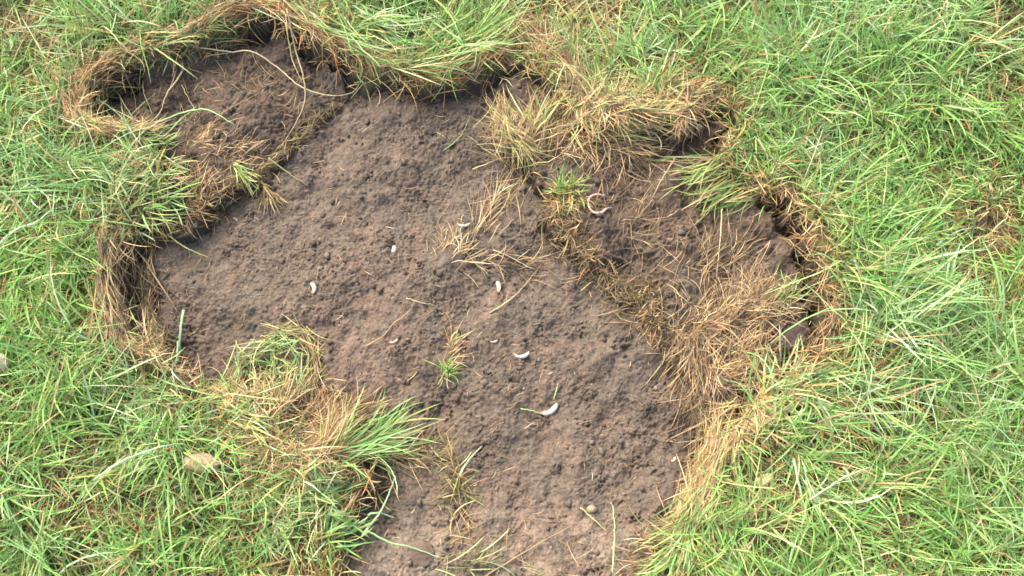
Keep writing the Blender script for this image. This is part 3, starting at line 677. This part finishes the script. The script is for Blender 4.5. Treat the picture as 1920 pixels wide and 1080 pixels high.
WHITE = np.array([.40, .365, .29]); TAIL = np.array([.27, .23, .20])
def grub(p, rot, arc, length, rad, label, sink=.0, tint=1.0, col=WHITE):
    """C-shaped larva lying on its side"""
    t = empty('grub', p, label, 'grub', 'white grubs on the bare soil')
    n = 44; u = np.linspace(0, 1, n); th = (u-.5)*arc; Rr = length/arc
    P = np.stack([Rr*np.sin(th), Rr*(1-np.cos(th)), np.zeros(n)], 1); P[:, 1] -= P[:, 1].mean()
    c, s = math.cos(rot), math.sin(rot); P = P@np.array([[c, s, 0], [-s, c, 0], [0, 0, 1]])
    P[:, 2] += rad*.75-sink
    env = np.clip(np.sin(np.pi*np.clip(u*.93+.05, 0, 1)), 0, 1)**.38*(.80+.25*u)
    r = rad*env*(1+.07*np.cos(2*np.pi*u*11))
    V, F = tube(P, r, 14)
    k = sstep(.78, .97, u); C = np.repeat(col*tint*(1-k)[:, None]+TAIL*tint*k[:, None], 14, 0); C = np.vstack([C, C[:1], C[-1:]])
    link('body', quadtri_mesh('body', V, F, C, M_GRUB), t)
    hd = P[0]+(P[0]-P[2])/np.linalg.norm(P[0]-P[2])*rad*.35
    link('head', mesh_from('head', I2[0]*np.array([.62, .58, .6])*rad+hd, I2[1], np.tile([.30, .13, .05], (len(I2[0]), 1)), M_GRUB), t)
    inn = np.array([-s, c, 0])
    for q in (4, 7, 10):
        a = P[q]+inn*rad*.7; b = a+inn*rad*.8+np.array([0, 0, -rad*.2])
        V, F = tube(catmull([a, (a+b)/2+(P[q]-P[q+2])*.3, b], 3), np.full(7, rad*.12), 6)
        link('leg', quadtri_mesh('leg', V, F, np.tile([.42, .22, .09], (len(V), 1)), M_GRUB), t)
    return t
grub((980,656), R(12), 1.9, .023, .0030, 'plump white grub curved like a smile, right of the green sprig in the bare soil', .0004)
grub((1035,757), R(35), 1.5, .027, .0042, 'largest white grub, lying in the lower middle beside a thin green blade', .0006)
grub((934,521), R(100), .8, .015, .0034, 'cream grub standing upright below the pale straw tangle', .0006, col=np.array([.56,.51,.35]))
grub((733,456), R(70), 2.0, .015, .0036, 'white grub half sunk in a dark pit, upper middle of the soil', .0022)
grub((583,531), R(110), 1.6, .016, .0034, 'bright white grub on the left part of the bare soil', .0016)
grub((869,410), R(5), 1.7, .020, .0024, 'dirty white grub at the head of the pale straw tangle', .0008, .75)
grub((737,632), R(30), 1.4, .014, .0024, 'dull small grub left of the green sprig near a thin twig', .0012, .62)
grub((428,391), R(150), 1.2, .012, .0024, 'small dirty grub just below the edge of the upper left flap', .001, .75)
grub((927,630), R(20), 1.6, .012, .0020, 'faint soil-stained grub above the smile-shaped white grub', .001, .6)
grub((1273,852), R(60), 1.5, .008, .0026, 'tiny round white grub near the right edge of the lower soil', .0004, .85)

wt = empty('earthworm', (1118,388), 'thin pinkish earthworm curled like a hook on the right flap', 'earthworm')
P2 = catmull(GP([(1135,366),(1120,365),(1107,371),(1102,384),(1106,396),(1115,403),(1128,402),(1137,394),(1148,390),(1150,396)]), 8)
zz = top(P2[:, 0], P2[:, 1]); zz = np.convolve(np.pad(zz, 6, 'edge'), np.ones(13)/13, 'valid')+.0045
u = np.linspace(0, 1, len(P2)); r = .0017*np.clip(np.minimum(u, 1-u)*9+.25, 0, 1)*(1+.06*np.cos(u*260))
V, F = tube(np.column_stack([P2, zz]), r, 10); C = np.tile([.42, .27, .24], (len(V), 1))
kb = np.repeat(sstep(.72, .8, u), 10); kb = np.append(kb, [0, 1])[:, None]; C = C*(1-kb)+np.array([.2, .14, .10])*kb
link('body', quadtri_mesh('body', local(V, wt), F, C, M_GRUB), wt)

# single stems and blades one can follow with the eye
def stem(pts, hs, wmm, c, label, flat=False, name='grass_stalk', cat='grass stalk'):
    P = GP(pts)+(rng.normal(0, .0022, (len(pts), 2)) if flat else 0); z = top(P[:, 0], P[:, 1])+np.interp(np.linspace(0, 1, len(P)), np.linspace(0, 1, len(hs)), hs)+.001
    Q = catmull(np.column_stack([P, z]), 7); Q[:, 2] = np.maximum(Q[:, 2], top(Q[:, 0], Q[:, 1])+.0008)
    xy = G(pts[0]); base = np.array([xy[0], xy[1], float(top(*xy))]); wmm *= .95 if flat else 1.3
    u = np.linspace(0, 1, len(Q)); r = wmm*.0005*(1-.65*u**1.5); Q = Q+rng.normal(0, .0003, Q.shape)
    if flat:
        V, F = tube(Q, r, 6); mid = np.append(np.repeat(Q[:, 2], 6), [Q[0, 2], Q[-1, 2]]); V[:, 2] = mid+(V[:, 2]-mid)*.25
    else: V, F = tube(Q, r, 6)
    cc = np.array(c)*(.8+.4*rng.uniform())*(np.append(np.repeat(1+.12*np.sin(u*9+rng.uniform(0, 6)), 6), [1, 1])[:, None])
    tag(link(name, quadtri_mesh(name, V-base, F, np.clip(cc, .02, .85), M_GRASS if flat else M_STRAW), loc=base), label, cat)
CR, TN, LG, BRN, YL = (.42,.35,.20), (.30,.21,.11), (.27,.40,.17), (.12,.075,.04), (.36,.35,.14)
stem([(375,92),(430,93),(475,101),(520,125),(560,158),(612,172),(655,158),(690,140)], (.01,.02,.02,.012,.004), 1.7, CR, 'long cream stem arching across the upper left flap')
stem([(548,45),(556,100),(568,140),(570,185),(550,225),(528,262)], (.02,.02,.012,.004), 1.9, CR, 'jointed cream stalk hanging down over the right end of the upper left flap')
stem([(540,55),(548,110),(565,150)], (.02,.02,.012), 1.6, YL, 'short yellowish stalk beside the jointed cream stalk on the flap')
stem([(338,100),(334,140),(312,172),(290,200),(270,218)], (.012,.014,.008,.003), 2.3, CR, 'thick straw stalk crossing the dark end of the upper left flap')
stem([(322,105),(326,130),(318,160),(292,190)], (.012,.014,.006), 1.9, TN, 'tan stalk running alongside the thick straw stalk')
stem([(205,152),(222,180),(240,210)], (.014,.008,.003), 1.5, CR, 'short cream stem leaning into the left tip of the flap')
stem([(232,128),(240,160),(243,192)], (.014,.01,.003), 1.2, TN, 'thin tan stem hanging from the rim near the left tip of the flap')
stem([(257,122),(262,160),(277,203)], (.014,.01,.003), 1.3, CR, 'thin cream stem hanging from the rim, second from the thick stalk')
stem([(335,150),(350,180),(367,202)], (.006,.008,.003), 1.1, CR, 'fine cream stem slanting down the middle of the upper left flap')
stem([(252,262),(300,232),(345,207),(390,208),(440,232)], (.02,.022,.018,.006), 3.6, LG, 'pale green blade arching over the lower edge of the upper left flap', True, 'grass_leaf', 'grass leaf')
stem([(262,255),(310,225),(362,192)], (.018,.02,.012), 3.4, (.2,.33,.12), 'mid green blade under the pale arching blade', True, 'grass_leaf', 'grass leaf')
stem([(400,212),(450,195),(485,172)], (.004,.008,.004), 1.3, TN, 'tan stem lying slanted on the middle of the flap face')
stem([(500,290),(535,312),(572,332)], (.012,.008,.002), 1.5, YL, 'thin yellow stem jutting from the flap edge onto the bare soil')
stem([(265,436),(308,432),(330,418),(345,412)], (.012,.016,.012), 1.5, YL, 'yellow stem bending over the soil wall on the left')
stem([(308,433),(340,455),(382,469)], (.014,.012,.003), 1.7, YL, 'forked yellow stem reaching onto the soil from the left wall')
stem([(338,362),(352,400),(368,438)], (.014,.014,.004), 1.5, CR, 'cream stem hanging straight down below the upper left flap')
stem([(256,470),(282,510),(305,545),(325,578)], (.014,.016,.014,.008), 2.2, TN, 'long tan root slanting down off the left wall')
stem([(262,480),(290,520),(318,575)], (.014,.014,.01), 1.4, BRN, 'brown root next to the long tan root')
stem([(336,574),(328,620),(326,662),(342,705),(375,742)], (.016,.018,.018,.02,.02), 4.2, (.26,.38,.22), 'broad bluish green blade standing at the left wall of the soil', True, 'grass_leaf', 'grass leaf')
stem([(322,632),(324,670),(333,710),(342,750)], (.012,.018,.02), 3.6, (.32,.44,.26), 'second bluish blade left of the broad one at the wall', True, 'grass_leaf', 'grass leaf')
stem([(682,642),(715,622),(735,600),(762,580),(775,560)], (.002,.004,.003), 1.7, TN, 'kinked tan twig on the soil above the dull small grub')
stem([(760,552),(785,560),(812,561)], (.002,.003,.002), 1.2, CR, 'short cream straw at the top of the kinked twig')
stem([(918,578),(950,558),(975,530),(998,500)], (.002,.004,.003), 2.0, CR, 'pale curved stem lying right of the cream upright grub')
stem([(998,500),(1012,484),(1022,470)], (.003,.004,.002), 1.2, TN, 'short tan stem continuing above the pale curved stem')
stem([(925,455),(955,465),(1000,486)], (.002,.003,.002), 1.4, CR, 'thin pale straw above the cream upright grub')
stem([(884,294),(915,284),(942,276)], (.002,.003,.002), 1.5, CR, 'short pale straw at the upper right of the bare soil')
stem([(828,262),(860,240),(880,205)], (.002,.004,.002), 1.2, LG, 'thin grey-green stem at the top of the bare soil')
stem([(1352,395),(1350,440),(1345,520)], (.02,.014,.004), 1.8, CR, 'straight cream stalk hanging onto the right flap')
stem([(1380,345),(1325,400),(1300,425)], (.02,.014,.006), 1.8, YL, 'yellow stalk slanting down from the grass onto the right flap')
stem([(1265,300),(1240,340),(1222,372)], (.014,.01,.004), 1.5, CR, 'pale stalk below the dark mouth of the straw roll')
stem([(1225,372),(1195,405),(1172,440)], (.003,.004,.002), 1.2, TN, 'thin tan root on the upper face of the right flap')
stem([(1288,602),(1262,645),(1235,690)], (.006,.006,.002), 1.5, TN, 'tan straw crossing from the right flap onto bare soil')
stem([(1270,640),(1240,680),(1215,712)], (.004,.005,.002), 1.2, CR, 'cream straw below the tan one at the right edge of the soil')
stem([(1262,240),(1180,238),(1110,246),(1062,236)], (.01,.014,.014,.01), 2.0, YL, 'long yellow straw lying along the foot of the straw roll')
stem([(850,902),(875,872),(905,832)], (.002,.010,.012), 4.2, (.30,.36,.22), 'broad pale green blade lying on the lower bare soil', True, 'grass_leaf', 'grass leaf')
stem([(818,930),(842,905),(852,895)], (.002,.004,.004), 1.4, TN, 'thin tan stalk at the foot of the broad pale blade')
stem([(802,828),(820,850),(838,860)], (.008,.006,.002), 1.6, YL, 'short yellow stem at the tip of the bright green tuft')
stem([(690,990),(730,1015),(775,1022),(830,1042)], (.02,.016,.008,.003), 2.8, LG, 'long green blade lying over the dark soil at the bottom left', True, 'grass_leaf', 'grass leaf')
stem([(680,1000),(715,950),(742,890)], (.02,.02,.012), 3.6, (.3,.42,.22), 'stiff pale blade sticking up over dark soil at the lower left', True, 'grass_leaf', 'grass leaf')
stem([(690,965),(715,965),(738,973)], (.02,.018,.01), 3.2, (.32,.44,.24), 'short pale blade pointing right over dark soil', True, 'grass_leaf', 'grass leaf')
stem([(905,1082),(960,1048),(1010,1018),(1070,985)], (.003,.004,.003), 1.7, TN, 'long reddish tan straw slanting across the bottom soil')
stem([(1150,1080),(1149,1030),(1153,985),(1154,940)], (.016,.016,.012,.006), 2.6, LG, 'upright thin green blade at the bottom of the bare soil', True, 'grass_leaf', 'grass leaf')
stem([(1090,948),(1120,975),(1140,992)], (.003,.004,.002), 1.5, YL, 'yellowish stem beside the tiny cream pebble')
stem([(976,756),(1000,760),(1020,766)], (.002,.003,.002), 1.6, LG, 'tiny green blade touching the left end of the largest grub')
stem([(1040,738),(1045,722),(1049,708)], (.002,.004,.003), 1.5, LG, 'tiny green blade above the largest grub')
stem([(0,472),(40,440),(80,420),(118,402)], (.03,.036,.036,.03), 4.6, (.34,.46,.28), 'wide pale blade crossing the lawn at the far left', True, 'grass_leaf', 'grass leaf')
stem([(195,905),(250,870),(320,845),(360,835)], (.03,.036,.034,.03), 3.6, (.34,.46,.28), 'long pale blade in the lawn left of the tan stone', True, 'grass_leaf', 'grass leaf')
stem([(1590,505),(1602,555),(1628,605)], (.03,.034,.03), 4.0, (.34,.46,.3), 'pale upright blade in the lawn right of the right flap', True, 'grass_leaf', 'grass leaf')
stem([(1772,500),(1755,550),(1735,590)], (.03,.034,.03), 3.6, (.34,.46,.24), 'pale slanting blade in the right of the lawn', True, 'grass_leaf', 'grass leaf')
stem([(1483,865),(1488,900),(1498,935)], (.03,.034,.026), 4.4, (.34,.48,.28), 'wide pale blade next to the small sandy stone', True, 'grass_leaf', 'grass leaf')
stem([(1500,945),(1560,905),(1620,888)], (.024,.034,.03), 3.2, (.4,.46,.28), 'long bleached blade in the lower right lawn', True, 'grass_leaf', 'grass leaf')
stem([(1740,475),(1780,450),(1822,428)], (.03,.034,.03), 3.2, (.34,.46,.28), 'pale blade crossing toward the brown spot at the right edge', True, 'grass_leaf', 'grass leaf')
